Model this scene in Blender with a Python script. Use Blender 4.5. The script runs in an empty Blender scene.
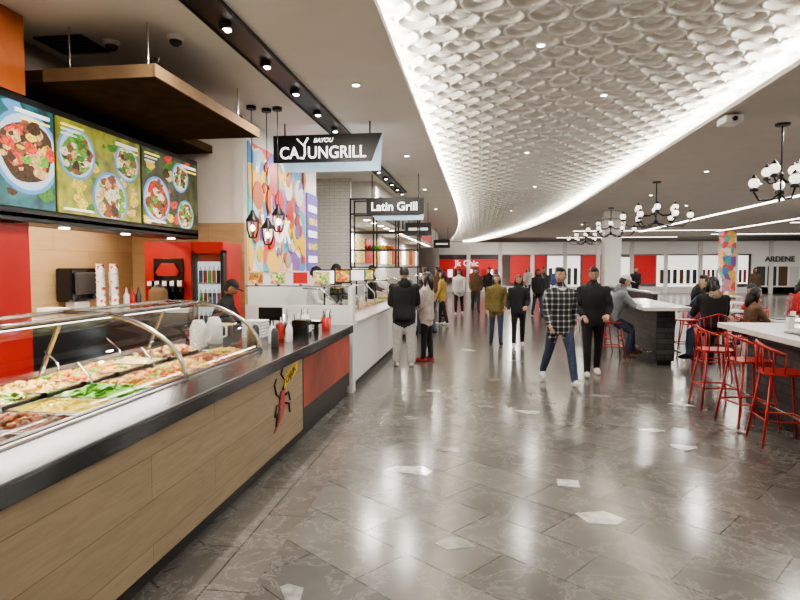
import bpy, math, random
import numpy as np
from mathutils import Vector, Matrix
random.seed(7); rng=np.random.default_rng(7)
scene=bpy.context.scene
COL=scene.collection
# ------------------------------------------------------------ materials
def _new(name):
    m=bpy.data.materials.new(name); m.use_nodes=True
    nt=m.node_tree; b=nt.nodes['Principled BSDF']; return m,nt,b
def c4(c): return (c[0],c[1],c[2],1)
def pm(name,col,rough=.5,metal=0,var=.12,scale=8,emit=0,ecol=None,bump=0,coat=0,detail=3,spec=.5):
    m,nt,b=_new(name)
    tc=nt.nodes.new('ShaderNodeTexCoord'); n=nt.nodes.new('ShaderNodeTexNoise')
    n.inputs['Scale'].default_value=scale; n.inputs['Detail'].default_value=detail
    nt.links.new(tc.outputs['Object'],n.inputs['Vector'])
    r=nt.nodes.new('ShaderNodeValToRGB')
    r.color_ramp.elements[0].position=.3; r.color_ramp.elements[1].position=.7
    r.color_ramp.elements[0].color=c4([x*(1-var) for x in col]); r.color_ramp.elements[1].color=c4([min(1,x*(1+var)) for x in col])
    nt.links.new(n.outputs['Fac'],r.inputs['Fac']); nt.links.new(r.outputs['Color'],b.inputs['Base Color'])
    b.inputs['Roughness'].default_value=rough; b.inputs['Metallic'].default_value=metal
    b.inputs['Coat Weight'].default_value=coat; b.inputs['Specular IOR Level'].default_value=spec
    if emit:
        b.inputs['Emission Strength'].default_value=emit
        if ecol: b.inputs['Emission Color'].default_value=c4(ecol)
        else: nt.links.new(r.outputs['Color'],b.inputs['Emission Color'])
    if bump:
        bp=nt.nodes.new('ShaderNodeBump'); bp.inputs['Strength'].default_value=bump; bp.inputs['Distance'].default_value=.02
        nt.links.new(n.outputs['Fac'],bp.inputs['Height']); nt.links.new(bp.outputs['Normal'],b.inputs['Normal'])
    return m
def glassmat(name,tint=(.93,.97,.96),boost=0.0,ior=1.45):
    m=bpy.data.materials.new(name); m.use_nodes=True; nt=m.node_tree; nt.nodes.clear()
    o=nt.nodes.new('ShaderNodeOutputMaterial'); mx=nt.nodes.new('ShaderNodeMixShader')
    t=nt.nodes.new('ShaderNodeBsdfTransparent'); g=nt.nodes.new('ShaderNodeBsdfGlossy'); f=nt.nodes.new('ShaderNodeFresnel')
    f.inputs['IOR'].default_value=ior; t.inputs['Color'].default_value=c4(tint); g.inputs['Roughness'].default_value=.02
    a=nt.nodes.new('ShaderNodeMath'); a.operation='ADD'; a.use_clamp=True; a.inputs[1].default_value=boost
    nt.links.new(f.outputs[0],a.inputs[0]); nt.links.new(a.outputs[0],mx.inputs[0])
    nt.links.new(t.outputs[0],mx.inputs[1]); nt.links.new(g.outputs[0],mx.inputs[2]); nt.links.new(mx.outputs[0],o.inputs[0])
    return m
def brickmat(name,axes,c1,c2,mortar,bw,rh,ms=.01,rot=0,rough=.5,offset=.5,bump=.3,stretch=(1,1,1),veins=None,nscale=3,nmix=.35,bias=0,dist=1.2):
    m,nt,b=_new(name); N=nt.nodes.new; L=nt.links.new
    tc=N('ShaderNodeTexCoord'); sp=N('ShaderNodeSeparateXYZ'); cb=N('ShaderNodeCombineXYZ')
    L(tc.outputs['Object'],sp.inputs[0]); L(sp.outputs[axes[0]],cb.inputs[0]); L(sp.outputs[axes[1]],cb.inputs[1])
    mp=N('ShaderNodeMapping'); mp.inputs['Rotation'].default_value=(0,0,rot); L(cb.outputs[0],mp.inputs['Vector'])
    br=N('ShaderNodeTexBrick'); L(mp.outputs[0],br.inputs['Vector'])
    br.inputs['Scale'].default_value=1; br.inputs['Brick Width'].default_value=bw; br.inputs['Row Height'].default_value=rh
    br.inputs['Mortar Size'].default_value=ms; br.inputs['Mortar Smooth'].default_value=.1; br.offset=offset; br.inputs['Bias'].default_value=bias
    br.inputs['Color1'].default_value=c4(c1); br.inputs['Color2'].default_value=c4(c2); br.inputs['Mortar'].default_value=c4(mortar)
    m2=N('ShaderNodeMapping'); m2.inputs['Scale'].default_value=stretch; L(mp.outputs[0],m2.inputs['Vector'])
    n=N('ShaderNodeTexNoise'); n.inputs['Scale'].default_value=nscale; n.inputs['Detail'].default_value=9; n.inputs['Distortion'].default_value=dist; n.inputs['Roughness'].default_value=.62
    L(m2.outputs[0],n.inputs['Vector'])
    r=N('ShaderNodeValToRGB'); r.color_ramp.elements[0].position=.3; r.color_ramp.elements[0].color=(.45,.45,.45,1); r.color_ramp.elements[1].position=.72; r.color_ramp.elements[1].color=(1.0,1.0,1.0,1)
    L(n.outputs['Fac'],r.inputs['Fac'])
    mx=N('ShaderNodeMix'); mx.data_type='RGBA'; mx.blend_type='MULTIPLY'; mx.inputs[0].default_value=nmix*2
    L(br.outputs['Color'],mx.inputs[6]); L(r.outputs['Color'],mx.inputs[7]); out=mx.outputs[2]
    if veins:
        n2=N('ShaderNodeTexNoise'); n2.inputs['Scale'].default_value=2.6; n2.inputs['Detail'].default_value=9; n2.inputs['Roughness'].default_value=.7; n2.inputs['Distortion'].default_value=.5
        L(mp.outputs[0],n2.inputs['Vector'])
        r2=N('ShaderNodeValToRGB'); e=r2.color_ramp.elements; e[0].position=.48; e[0].color=(0,0,0,1); e[1].position=.52; e[1].color=(0,0,0,1)
        k=e.new(.5); k.color=(1,1,1,1); L(n2.outputs['Fac'],r2.inputs['Fac'])
        mv=N('ShaderNodeMath'); mv.operation='MULTIPLY'; mv.inputs[1].default_value=.28; L(r2.outputs['Color'],mv.inputs[0])
        mx2=N('ShaderNodeMix'); mx2.data_type='RGBA'; L(mv.outputs[0],mx2.inputs[0]); L(out,mx2.inputs[6]); mx2.inputs[7].default_value=c4(veins); out=mx2.outputs[2]
    L(out,b.inputs['Base Color']); b.inputs['Roughness'].default_value=rough
    if bump:
        bp=N('ShaderNodeBump'); bp.inputs['Strength'].default_value=bump; bp.inputs['Distance'].default_value=.005; bp.invert=True
        L(br.outputs['Fac'],bp.inputs['Height']); L(bp.outputs['Normal'],b.inputs['Normal'])
    return m
def cellmat(name,cols,scale=6,emit=0,rough=.6,rand=1):
    m,nt,b=_new(name); N=nt.nodes.new; L=nt.links.new
    tc=N('ShaderNodeTexCoord'); v=N('ShaderNodeTexVoronoi'); v.inputs['Scale'].default_value=scale; v.inputs['Randomness'].default_value=rand
    L(tc.outputs['Object'],v.inputs['Vector']); sp=N('ShaderNodeSeparateXYZ'); L(v.outputs['Color'],sp.inputs[0])
    r=N('ShaderNodeValToRGB'); r.color_ramp.interpolation='CONSTANT'; e=r.color_ramp.elements
    e[0].color=c4(cols[0]); e[1].position=1/len(cols); e[1].color=c4(cols[1])
    for i,c in enumerate(cols[2:],2): k=e.new(i/len(cols)); k.color=c4(c)
    L(sp.outputs[0],r.inputs['Fac']); L(r.outputs['Color'],b.inputs['Base Color']); b.inputs['Roughness'].default_value=rough
    if emit: L(r.outputs['Color'],b.inputs['Emission Color']); b.inputs['Emission Strength'].default_value=emit
    return m
def plaidmat(name):
    m,nt,b=_new(name); N=nt.nodes.new; L=nt.links.new
    tc=N('ShaderNodeTexCoord'); sp=N('ShaderNodeSeparateXYZ'); L(tc.outputs['Object'],sp.inputs[0]); outs=[]
    for ax in (0,2):
        a=N('ShaderNodeMath'); a.operation='MULTIPLY'; a.inputs[1].default_value=13; L(sp.outputs[ax],a.inputs[0])
        f=N('ShaderNodeMath'); f.operation='FRACT'; L(a.outputs[0],f.inputs[0])
        g=N('ShaderNodeMath'); g.operation='GREATER_THAN'; g.inputs[1].default_value=.72; L(f.outputs[0],g.inputs[0]); outs.append(g)
    s=N('ShaderNodeMath'); s.operation='ADD'; L(outs[0].outputs[0],s.inputs[0]); L(outs[1].outputs[0],s.inputs[1])
    h=N('ShaderNodeMath'); h.operation='MULTIPLY'; h.inputs[1].default_value=.5; L(s.outputs[0],h.inputs[0])
    r=N('ShaderNodeValToRGB'); e=r.color_ramp.elements; e[0].color=(.012,.013,.018,1); e[1].color=(.5,.5,.48,1); k=e.new(.5); k.color=(.13,.13,.135,1)
    L(h.outputs[0],r.inputs[0]); L(r.outputs[0],b.inputs['Base Color']); b.inputs['Roughness'].default_value=.9
    return m
def emat(name,col,st): return pm(name,col,.5,emit=st,ecol=col,var=.03)

M={}
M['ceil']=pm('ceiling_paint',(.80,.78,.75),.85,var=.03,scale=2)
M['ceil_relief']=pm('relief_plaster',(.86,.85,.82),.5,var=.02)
M['ceil_r']=pm('ceiling_paint_low_light',(.60,.56,.52),.85,var=.04,scale=2)  # same off-white paint; weaker light on the right side put into the colour
M['floor']=brickmat('floor_marble_tile',(0,1),(.115,.109,.099),(.17,.162,.148),(.045,.042,.038),.76,.38,.004,rot=math.radians(38),rough=.18,bump=.2,veins=(.38,.36,.33),nscale=3,nmix=.25,dist=.4)
M['floor2']=brickmat('floor_marble_border',(0,1),(.125,.118,.107),(.155,.148,.135),(.05,.047,.042),.9,.45,.005,rot=math.radians(90),rough=.18,bump=.25,veins=(.38,.36,.33),nscale=3,nmix=.25,dist=.4)
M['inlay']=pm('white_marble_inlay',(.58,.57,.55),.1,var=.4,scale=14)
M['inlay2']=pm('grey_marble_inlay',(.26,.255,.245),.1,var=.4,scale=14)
M['plank']=brickmat('oak_plank_front',(1,2),(.34,.26,.165),(.40,.31,.205),(.20,.145,.09),1.9,.225,.0025,rough=.42,offset=.37,bump=.12,stretch=(1.2,14,1),nscale=2.2,nmix=.26)
M['woodwall']=brickmat('oak_wall_panel',(1,2),(.46,.31,.165),(.52,.36,.19),(.3,.2,.1),1.2,.6,.003,rough=.45,bump=.1,stretch=(1,10,1),nscale=2,nmix=.18)
M['woodwallx']=brickmat('oak_wall_panel_end',(0,2),(.46,.31,.165),(.52,.36,.19),(.3,.2,.1),1.2,.6,.003,rough=.45,bump=.1,stretch=(1,10,1),nscale=2,nmix=.18)
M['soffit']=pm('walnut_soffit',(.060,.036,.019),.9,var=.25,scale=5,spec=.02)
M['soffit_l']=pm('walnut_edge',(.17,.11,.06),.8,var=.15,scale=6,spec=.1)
M['cream']=pm('cream_wall',(.68,.64,.58),.8,var=.03)
M['cream_shaded']=pm('cream_wall_shaded',(.34,.29,.24),.8,var=.05)  # cream wall with the shadow above the menus put into a darker colour
M['white']=pm('white_laminate',(.8,.8,.78),.35,var=.02)
M['wall']=pm('wall_paint',(.66,.64,.61),.8,var=.04)
M['black']=pm('black_powdercoat',(.012,.012,.012),.4,var=.1)
M['blackg']=pm('black_gloss',(.01,.01,.012),.12,var=.1)
M['char']=pm('charcoal',(.05,.05,.052),.5,var=.1)
M['steel']=pm('brushed_steel',(.55,.55,.55),.22,1,var=.06,scale=30)
M['steeld']=pm('dark_steel_rail',(.2,.2,.205),.2,1,var=.08,scale=25)
M['red']=pm('red_laminate',(.42,.018,.013),.35,var=.15,scale=3)
M['redsign']=pm('red_sign',(.45,.02,.02),.5,emit=.22,ecol=(.7,.03,.03))
M['redpanel']=pm('red_orange_panel',(.30,.042,.02),.35,var=.5,scale=2.2)
M['redm']=pm('red_metal',(.42,.025,.02),.35,var=.06)
M['orange']=pm('orange_panel',(.50,.13,.03),.5,var=.08)
M['glass']=glassmat('clear_glass',boost=.02)
M['glassw']=glassmat('guard_glass',(.97,.99,.98),boost=.0,ior=1.35)
M['led']=emat('led_strip',(1,.92,.79),85)
M['lamp']=emat('downlight_lens',(1,.94,.85),14)
M['bulb']=emat('warm_bulb',(1,.62,.28),12)
M['globe']=emat('opal_globe',(1,.9,.76),1.3)
M['lin']=emat('linear_light',(1,.95,.88),5)
M['wtext']=emat('white_sign_letters',(1,1,.98),1.2)
M['dimtext']=emat('dim_sign_letters',(1,1,.98),.4)
M['screenw']=emat('bright_screen',(.9,.93,1),1.1)
M['shopw']=emat('lit_shop_interior',(.95,.93,.88),.75)
M['coolback']=emat('cooler_backlight',(.8,.9,1),.4)
M['blueacr']=pm('pale_blue_acrylic',(.4,.55,.68),.15,var=.25,emit=.35,ecol=(.4,.58,.75),scale=3)
M['purple']=pm('purple_panel',(.16,.12,.42),.5,emit=.12,ecol=(.2,.16,.55))
M['brickw']=brickmat('white_brick',(0,2),(.75,.74,.72),(.7,.69,.67),(.5,.49,.47),.24,.075,.006,rough=.35,bump=.4,nmix=.05)
M['brickd']=brickmat('dark_stone_brick',(1,2),(.035,.033,.033),(.085,.08,.078),(.015,.015,.015),.3,.09,.008,rough=.4,bump=.6,nmix=.3)
M['brickdx']=brickmat('dark_stone_brick_end',(0,2),(.035,.033,.033),(.085,.08,.078),(.015,.015,.015),.3,.09,.008,rough=.4,bump=.6,nmix=.3)
M['quartz']=pm('white_quartz',(.64,.63,.61),.18,var=.05,scale=20)
M['mural']=cellmat('mural_paint',[(.75,.12,.1),(.08,.28,.55),(.85,.55,.12),(.85,.8,.7),(.1,.45,.42),(.8,.3,.42),(.25,.12,.4),(.9,.45,.1)],3.2,emit=.1)
M['scr0']=pm('menu_screen_backdrop_a',(.04,.045,.02),.3,var=.9,scale=6,emit=.7)
M['scr1']=pm('menu_screen_backdrop_b',(.02,.09,.10),.3,var=.8,scale=5,emit=.7)
M['scr2']=pm('menu_screen_backdrop_c',(.20,.20,.025),.3,var=.7,scale=5,emit=.7)
M['scr3']=pm('menu_screen_backdrop_d',(.045,.05,.018),.3,var=.9,scale=5,emit=.7)
M['plate']=emat('menu_plate_rim',(.09,.23,.45),.8)
M['platew']=emat('menu_plate',(.38,.48,.56),.7)
M['pfood1']=cellmat('menu_food_a',[(.5,.08,.03),(.65,.3,.05),(.12,.3,.04),(.75,.5,.2),(.25,.08,.03)],30,emit=.6)
M['pfood2']=cellmat('menu_food_b',[(.6,.45,.15),(.2,.35,.06),(.65,.5,.3),(.5,.15,.04),(.12,.25,.04)],34,emit=.6)
for n_,c_ in (('f_green',(.12,.32,.04)),('f_brown',(.20,.065,.025)),('f_red',(.5,.05,.025)),('f_tan',(.5,.32,.13)),('f_yel',(.6,.45,.06)),('f_dk',(.05,.025,.012)),('f_cream',(.65,.58,.42)),('f_or',(.5,.16,.025)),('f_leaf',(.05,.16,.02))): M[n_]=pm('menu_'+n_,c_,.5,var=.5,scale=40,emit=.65)
M['ytext']=emat('yellow_letters',(1,.75,.1),1.0)
M['yellow']=pm('yellow_label',(.8,.55,.03),.5)
M['leaf']=pm('green_plastic',(.1,.4,.08),.5,var=.3)
M['paper']=pm('paper_white',(.78,.78,.76),.6,var=.03)
M['paperred']=cellmat('paper_cup_print',[(.85,.85,.83)]*5+[(.6,.08,.07)],26)
M['jean']=pm('denim',(.035,.05,.09),.9,var=.35,scale=40)
M['blackc']=pm('black_cloth',(.010,.010,.012),.85,var=.3,scale=30)
M['dkgrey']=pm('dark_grey_cloth',(.045,.045,.05),.9,var=.25,scale=30)
M['ltgrey']=pm('light_grey_cloth',(.38,.37,.35),.95,var=.12,scale=20)
M['grey']=pm('grey_hoodie',(.18,.19,.205),.95,var=.12,scale=20)
M['olive']=pm('olive_jacket',(.14,.105,.03),.85,var=.2,scale=20)
M['beige']=pm('beige_puffer',(.42,.35,.32),.8,var=.2,scale=15)
M['brownc']=pm('brown_cloth',(.12,.07,.04),.9,var=.2,scale=20)
M['whitec']=pm('white_cloth',(.62,.61,.59),.9,var=.06,scale=20)
M['redc']=pm('red_cloth',(.36,.03,.03),.9,var=.15,scale=20)
M['yelc']=pm('yellow_cloth',(.33,.22,.05),.9,var=.15,scale=20)
M['bluec']=pm('blue_cloth',(.06,.1,.25),.9,var=.15,scale=20)
M['plaid']=plaidmat('plaid_flannel')
M['skin']=pm('skin_light',(.46,.28,.195),.5,var=.06,scale=20)
M['skin2']=pm('skin_tan',(.33,.17,.10),.5,var=.06,scale=20)
M['hair']=pm('hair_black',(.012,.009,.008),.45,var=.4,scale=60)
M['hairb']=pm('hair_brown',(.05,.028,.016),.5,var=.4,scale=60)
M['eye']=pm('eye_dark',(.02,.015,.012),.2); M['eyew']=pm('eye_white',(.75,.73,.7),.3); M['lip']=pm('lips',(.36,.12,.10),.5)
M['fur']=pm('fur_trim',(.3,.24,.18),1,var=.4,scale=60,bump=1)

# ------------------------------------------------------------ builder
class B:
    def __init__(s,name): s.name=name; s.v=[]; s.f=[]; s.m=[]; s.sm=[]; s.mats=[]
    def mi(s,mat):
        if isinstance(mat,str): mat=M[mat]
        if mat not in s.mats: s.mats.append(mat)
        return s.mats.index(mat)
    def add(s,vs,fs,mat,smooth=False):
        o=len(s.v); k=s.mi(mat); s.v.extend([tuple(v) for v in vs])
        for f in fs: s.f.append(tuple(i+o for i in f)); s.m.append(k); s.sm.append(smooth)
    def box(s,x0,x1,y0,y1,z0,z1,mat,T=None):
        vs=[Vector((x,y,z)) for z in (z0,z1) for y in (y0,y1) for x in (x0,x1)]
        if T is not None: vs=[T@v for v in vs]
        s.add(vs,[(0,2,3,1),(4,5,7,6),(0,1,5,4),(2,6,7,3),(0,4,6,2),(1,3,7,5)],mat)
    def cyl(s,p0,p1,r0,r1,mat,n=16,caps=True,smooth=True):
        p0=Vector(p0);p1=Vector(p1); d=(p1-p0).normalized(); a=d.orthogonal().normalized(); b=d.cross(a)
        vs=[]
        for p,r in ((p0,r0),(p1,r1)):
            for i in range(n):
                t=2*math.pi*i/n; vs.append(p+a*math.cos(t)*r+b*math.sin(t)*r)
        s.add(vs,[(i,(i+1)%n,n+(i+1)%n,n+i) for i in range(n)],mat,smooth)
        if caps:
            s.add(vs[:n],[tuple(range(n-1,-1,-1))],mat); s.add(vs[n:],[tuple(range(n))],mat)
    def tube(s,pts,r,mat,n=8,closed=False,flat=1.0):
        pts=[Vector(p) for p in pts]; L=len(pts)
        rs=r if isinstance(r,(list,tuple)) else [r]*L
        vs=[]; prev=None
        for i,p in enumerate(pts):
            if closed: d=(pts[(i+1)%L]-pts[i-1])
            else: d=pts[min(i+1,L-1)]-pts[max(i-1,0)]
            d.normalize()
            a=d.orthogonal().normalized() if prev is None else (prev-d*prev.dot(d)).normalized()
            prev=a; b=d.cross(a)
            for k in range(n):
                t=2*math.pi*k/n; vs.append(p+a*math.cos(t)*rs[i]+b*math.sin(t)*rs[i]*flat)
        fs=[]
        for i in range(L if closed else L-1):
            j=(i+1)%L
            for k in range(n): fs.append((i*n+k,i*n+(k+1)%n,j*n+(k+1)%n,j*n+k))
        if not closed: fs.append(tuple(range(n-1,-1,-1))); fs.append(tuple((L-1)*n+k for k in range(n)))
        s.add(vs,fs,mat,True)
    def sphere(s,c,r,mat,n=16,m=10,T=None,keep=None,fn=None):
        if not isinstance(r,(tuple,list)): r=(r,r,r)
        c=Vector(c); us=[];vs=[]
        for j in range(m+1):
            ph=math.pi*j/m
            for i in range(n):
                th=2*math.pi*i/n; u=(math.sin(ph)*math.cos(th),math.sin(ph)*math.sin(th),math.cos(ph)); us.append(u)
                q=fn(u) if fn else u
                v=Vector((q[0]*r[0],q[1]*r[1],q[2]*r[2]))+c
                vs.append(T@v if T is not None else v)
        fs=[]
        for j in range(m):
            for i in range(n):
                f=(j*n+i,(j+1)*n+i,(j+1)*n+(i+1)%n,j*n+(i+1)%n)
                if keep:
                    cc=[sum(us[q][k] for q in f)/4 for k in range(3)]
                    if not keep(*cc): continue
                fs.append(f)
        s.add(vs,fs,mat,True)
    def prism(s,poly,fn,d0,d1,mat):
        n=len(poly); vs=[fn(u,v,d0) for u,v in poly]+[fn(u,v,d1) for u,v in poly]
        s.add(vs,[tuple(range(n)),tuple(range(2*n-1,n-1,-1))]+[(i,n+i,n+(i+1)%n,(i+1)%n) for i in range(n)],mat)
    def lathe(s,prof,c,mat,n=16,smooth=True):
        vs=[]; c=Vector(c)
        for r,z in prof:
            for i in range(n):
                t=2*math.pi*i/n; vs.append(c+Vector((r*math.cos(t),r*math.sin(t),z)))
        s.add(vs,[(j*n+i,j*n+(i+1)%n,(j+1)*n+(i+1)%n,(j+1)*n+i) for j in range(len(prof)-1) for i in range(n)],mat,smooth)
        s.add(vs[:n],[tuple(range(n-1,-1,-1))],mat); s.add(vs[-n:],[tuple(range(n))],mat)
    def mesh(s,off=(0,0,0)):
        me=bpy.data.meshes.new(s.name); o=Vector(off)
        me.from_pydata([tuple(Vector(v)-o) for v in s.v],[],s.f)
        for m in s.mats: me.materials.append(m)
        me.polygons.foreach_set('material_index',s.m); me.polygons.foreach_set('use_smooth',s.sm); me.update()
        return me
    def done(s,bevel=0,parent=None,origin=None):
        if origin is None:
            xs=[v[0] for v in s.v]; ys=[v[1] for v in s.v]; zs=[v[2] for v in s.v]
            origin=((min(xs)+max(xs))/2,(min(ys)+max(ys))/2,min(zs))
        if parent is not None: origin=(0,0,0)
        ob=bpy.data.objects.new(s.name,s.mesh(origin)); COL.objects.link(ob); ob.location=origin
        if parent is not None: ob.parent=parent
        if bevel:
            bm=ob.modifiers.new('bevel','BEVEL'); bm.width=bevel; bm.segments=2; bm.limit_method='ANGLE'
        return ob
def inst(ob,loc,rz=0):
    o=bpy.data.objects.new(ob.name.split('.')[0],ob.data); COL.objects.link(o); o.location=loc; o.rotation_euler=(0,0,rz)
    for m in ob.modifiers:
        k=o.modifiers.new(m.name,m.type)
        if m.type=='BEVEL': k.width=m.width;k.segments=m.segments;k.limit_method='ANGLE'
    return o
def text(name,body,loc,size,mat,rot=(math.pi/2,0,0),parent=None,ext=.004,align='CENTER',shear=0,sx=1,off=.018):
    cu=bpy.data.curves.new(name,'FONT'); cu.body=body; cu.size=size; cu.extrude=ext; cu.align_x=align; cu.align_y='CENTER'; cu.shear=shear
    cu.offset=size*off
    cu.materials.append(M[mat]); o=bpy.data.objects.new(name,cu); COL.objects.link(o); o.location=loc; o.rotation_euler=rot; o.scale=(sx,1,1)
    if parent is not None:
        o.parent=parent; o.matrix_parent_inverse=Matrix.Translation(-Vector(parent.location))
    return o
RX=(math.pi/2,0,math.pi/2)

# ------------------------------------------------------------ camera
cam=bpy.data.cameras.new('camera'); co=bpy.data.objects.new('camera',cam); COL.objects.link(co)
co.location=(0,0,1.6); co.rotation_euler=(math.radians(90-3.1),0,math.radians(7.72)); cam.lens=26.55; cam.sensor_width=36
cam.clip_start=.05; cam.clip_end=200; scene.camera=co

# ------------------------------------------------------------ shell
H=3.6
b=B('floor'); b.box(-8,26,-4,52,-.1,0,'floor'); f=b.done(origin=(0,0,0))
b=B('floor_border'); b.box(-1.58,-1.12,-4,30,0,.0015,'floor2'); b.done(origin=(0,0,0))
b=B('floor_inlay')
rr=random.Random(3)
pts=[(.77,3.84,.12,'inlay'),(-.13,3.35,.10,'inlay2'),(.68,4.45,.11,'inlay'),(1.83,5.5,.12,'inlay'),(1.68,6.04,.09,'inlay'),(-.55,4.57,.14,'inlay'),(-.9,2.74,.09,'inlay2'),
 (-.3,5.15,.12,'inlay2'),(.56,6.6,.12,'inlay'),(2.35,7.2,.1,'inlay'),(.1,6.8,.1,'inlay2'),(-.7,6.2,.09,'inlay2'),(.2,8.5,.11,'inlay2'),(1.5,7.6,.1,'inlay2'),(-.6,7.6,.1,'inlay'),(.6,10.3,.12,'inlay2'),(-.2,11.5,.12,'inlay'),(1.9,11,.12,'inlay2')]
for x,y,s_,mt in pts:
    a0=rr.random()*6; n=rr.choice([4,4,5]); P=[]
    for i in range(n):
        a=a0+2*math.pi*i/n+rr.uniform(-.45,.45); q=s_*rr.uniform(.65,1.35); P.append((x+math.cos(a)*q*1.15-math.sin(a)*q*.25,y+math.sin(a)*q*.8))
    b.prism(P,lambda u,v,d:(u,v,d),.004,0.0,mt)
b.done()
def xl(y): return -.8-.0024*max(0,y-18)**2
def xr(y): return 3.1-.0043*max(0,y-18)**2
ys=[-4+i*.9 for i in range(0,63)]
b=B('ceiling')
def strip(fa,fb,za,zb,mat,flip=False):
    vs=[]; fs=[]
    for y in ys: vs+= [(fa(y),y,za),(fb(y),y,zb)]
    for i in range(len(ys)-1):
        q=(2*i,2*i+1,2*i+3,2*i+2); fs.append(q if flip else q[::-1])
    b.add(vs,fs,mat,True)
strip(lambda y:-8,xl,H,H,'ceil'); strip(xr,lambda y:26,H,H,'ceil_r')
for fe,sg in ((xl,-1),(xr,1)):
    strip(fe,fe,H,H+.06,'ceil',sg>0)
    strip(fe,lambda y:fe(y)+sg*.28,H+.06,H+.06,'ceil_relief',sg>0)
    strip(lambda y:fe(y)+sg*.28,lambda y:fe(y)+sg*.28,H+.06,H+.36,'ceil_relief',sg>0)
b.box(-8,26,-4,52,H+.44,H+.5,'ceil')
b.done(origin=(0,0,0))
def relief(y0,y1,dy,nx,hs,name):
    ny=int((y1-y0)/dy)+1; Y=np.linspace(y0,y1,ny); U=np.linspace(0,1,nx)
    XL=np.array([xl(y)-.3 for y in Y]); XR=np.array([xr(y)+.3 for y in Y])
    X=XL[:,None]*(1-U)+XR[:,None]*U; YY=np.repeat(Y[:,None],nx,1)
    px,py=.40,.33; R=.205
    h=np.zeros_like(X); row=np.round(YY/py)
    for dr in (-1,0,1):
        r=row+dr; off=np.where(np.mod(r,2)==0,0,px/2)
        cx=np.round((X-off)/px)*px+off; cy=r*py
        dx=X-cx; dy_=YY-cy
        d=np.sqrt(dx**2+(dy_*1.05)**2)
        ring=np.clip(1-np.abs(d-R*.88)/.030,0,1)**.7*.08
        d2=np.sqrt(dx**2+(dy_*1.6)**2)
        dome=np.clip(1-(d2/.11)**2,0,1)**.55*.06
        h=np.maximum(h,np.maximum(ring,dome))
    Z=H+.36-h*hs
    V=np.stack([X,YY,Z],-1).reshape(-1,3)
    idx=np.arange(ny*nx).reshape(ny,nx)
    F=np.stack([idx[:-1,:-1],idx[1:,:-1],idx[1:,1:],idx[:-1,1:]],-1).reshape(-1,4)
    me=bpy.data.meshes.new(name); me.vertices.add(len(V)); me.vertices.foreach_set('co',V.astype(np.float32).ravel())
    me.loops.add(F.size); me.loops.foreach_set('vertex_index',F.astype(np.int32).ravel())
    me.polygons.add(len(F)); me.polygons.foreach_set('loop_start',np.arange(0,F.size,4,dtype=np.int32))
    me.update(calc_edges=True); me.validate()
    me.polygons.foreach_set('use_smooth',np.ones(len(me.polygons),dtype=bool)); me.materials.append(M['ceil_relief'])
    o=bpy.data.objects.new(name,me); COL.objects.link(o); return o
relief(3.6,18,.014,320,1,'ceiling_relief_panel'); relief(18,50,.04,150,1,'ceiling_relief_panel'); relief(-4,3.6,.1,50,1,'ceiling_relief_panel')
b=B('cove_led_strip')
for fe,sg in ((xl,-1),(xr,1)):
    strip(lambda y:fe(y)+sg*.10,lambda y:fe(y)+sg*.15,H+.075,H+.085,'led',sg<0)
b.done()
b=B('wall_left'); b.box(-4.8,-4.7,-4,7.6,0,H,'woodwall'); b.done(origin=(0,0,0))
b=B('wall_left_far'); b.box(-8,-7.9,-4,52,0,H,'wall'); b.done(origin=(0,0,0))
b=B('wall_upper'); b.box(-4.1,-4.0,-4,7.5,2.2,H,'cream_shaded'); b.box(-4.7,-4.1,-4,7.5,2.2,2.26,'cream'); b.done(origin=(0,0,0))
b=B('wall_stall_end'); b.box(-4.7,-3.1,7.5,7.6,0,2.2,'woodwallx'); b.box(-4.7,-3.1,7.5,7.6,2.2,H,'cream'); b.done(origin=(0,0,0))
b=B('wall_mural_side'); b.box(-3.2,-3.1,7.6,11,0,H,'white'); b.done(origin=(0,0,0))
b=B('wall_recess'); b.box(-5,-3.2,10.9,11,0,H,'cream'); b.box(-5.1,-5,10.9,13.1,0,H,'cream'); b.done(origin=(0,0,0))
b=B('wall_white_brick'); b.box(-5,-2.88,13,13.1,0,H,'brickw'); b.done(origin=(0,0,0))
b=B('wall_back'); b.box(-8,26,46,46.1,0,H,'wall'); b.done(origin=(0,0,0))
b=B('wall_right'); b.box(25,25.1,-4,46,0,H,'wall'); b.done(origin=(0,0,0))
b=B('wall_rear'); b.box(-8,26,-4.1,-4,0,H,'wall'); b.done(origin=(0,0,0))
b=B('wall_stalls_far'); b.box(-3.6,-3.5,13.1,34,0,H,'wall'); b.done(origin=(0,0,0))

# ------------------------------------------------------------ near stall counter
yc0,yc1=-.5,7.25
b=B('serving_counter')
b.box(-1.62,-1.60,yc0,5.18,.12,.80,'plank')
b.box(-1.66,-1.63,5.2,yc1,.12,.80,'black'); b.box(-1.635,-1.615,5.24,yc1-.04,.3,.76,'redpanel'); b.box(-1.64,-1.60,5.18,5.22,.1,.8,'black')
b.box(-1.72,-1.66,yc0,yc1,0,.12,'black'); b.box(-2.95,-1.72,yc0,yc1,0,.1,'black')
b.box(-1.66,-1.575,yc0,yc1,.79,.868,'blackg')
b.box(-1.86,-1.575,yc0,yc1,.868,.885,'steeld')
b.box(-2.95,-1.66,yc1-.04,yc1,.1,.868,'black')
b.box(-2.98,-2.94,yc0,yc1,.1,.86,'steel')
b.box(-2.98,-1.86,4.9,yc1,.85,.885,'blackg')
b.box(-1.93,-1.86,yc0,4.9,.83,.885,'steel'); b.box(-2.98,-2.86,yc0,4.9,.83,.9,'steel'); b.box(-2.86,-1.93,4.84,4.9,.83,.885,'steel')
b.box(-2.86,-1.93,yc0,4.84,.70,.72,'steel')
b.done(bevel=.004)
b=B('chili_logo_sign')
def onp(u,v,d): return (-1.6+d,u,v)
ch=[]
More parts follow.
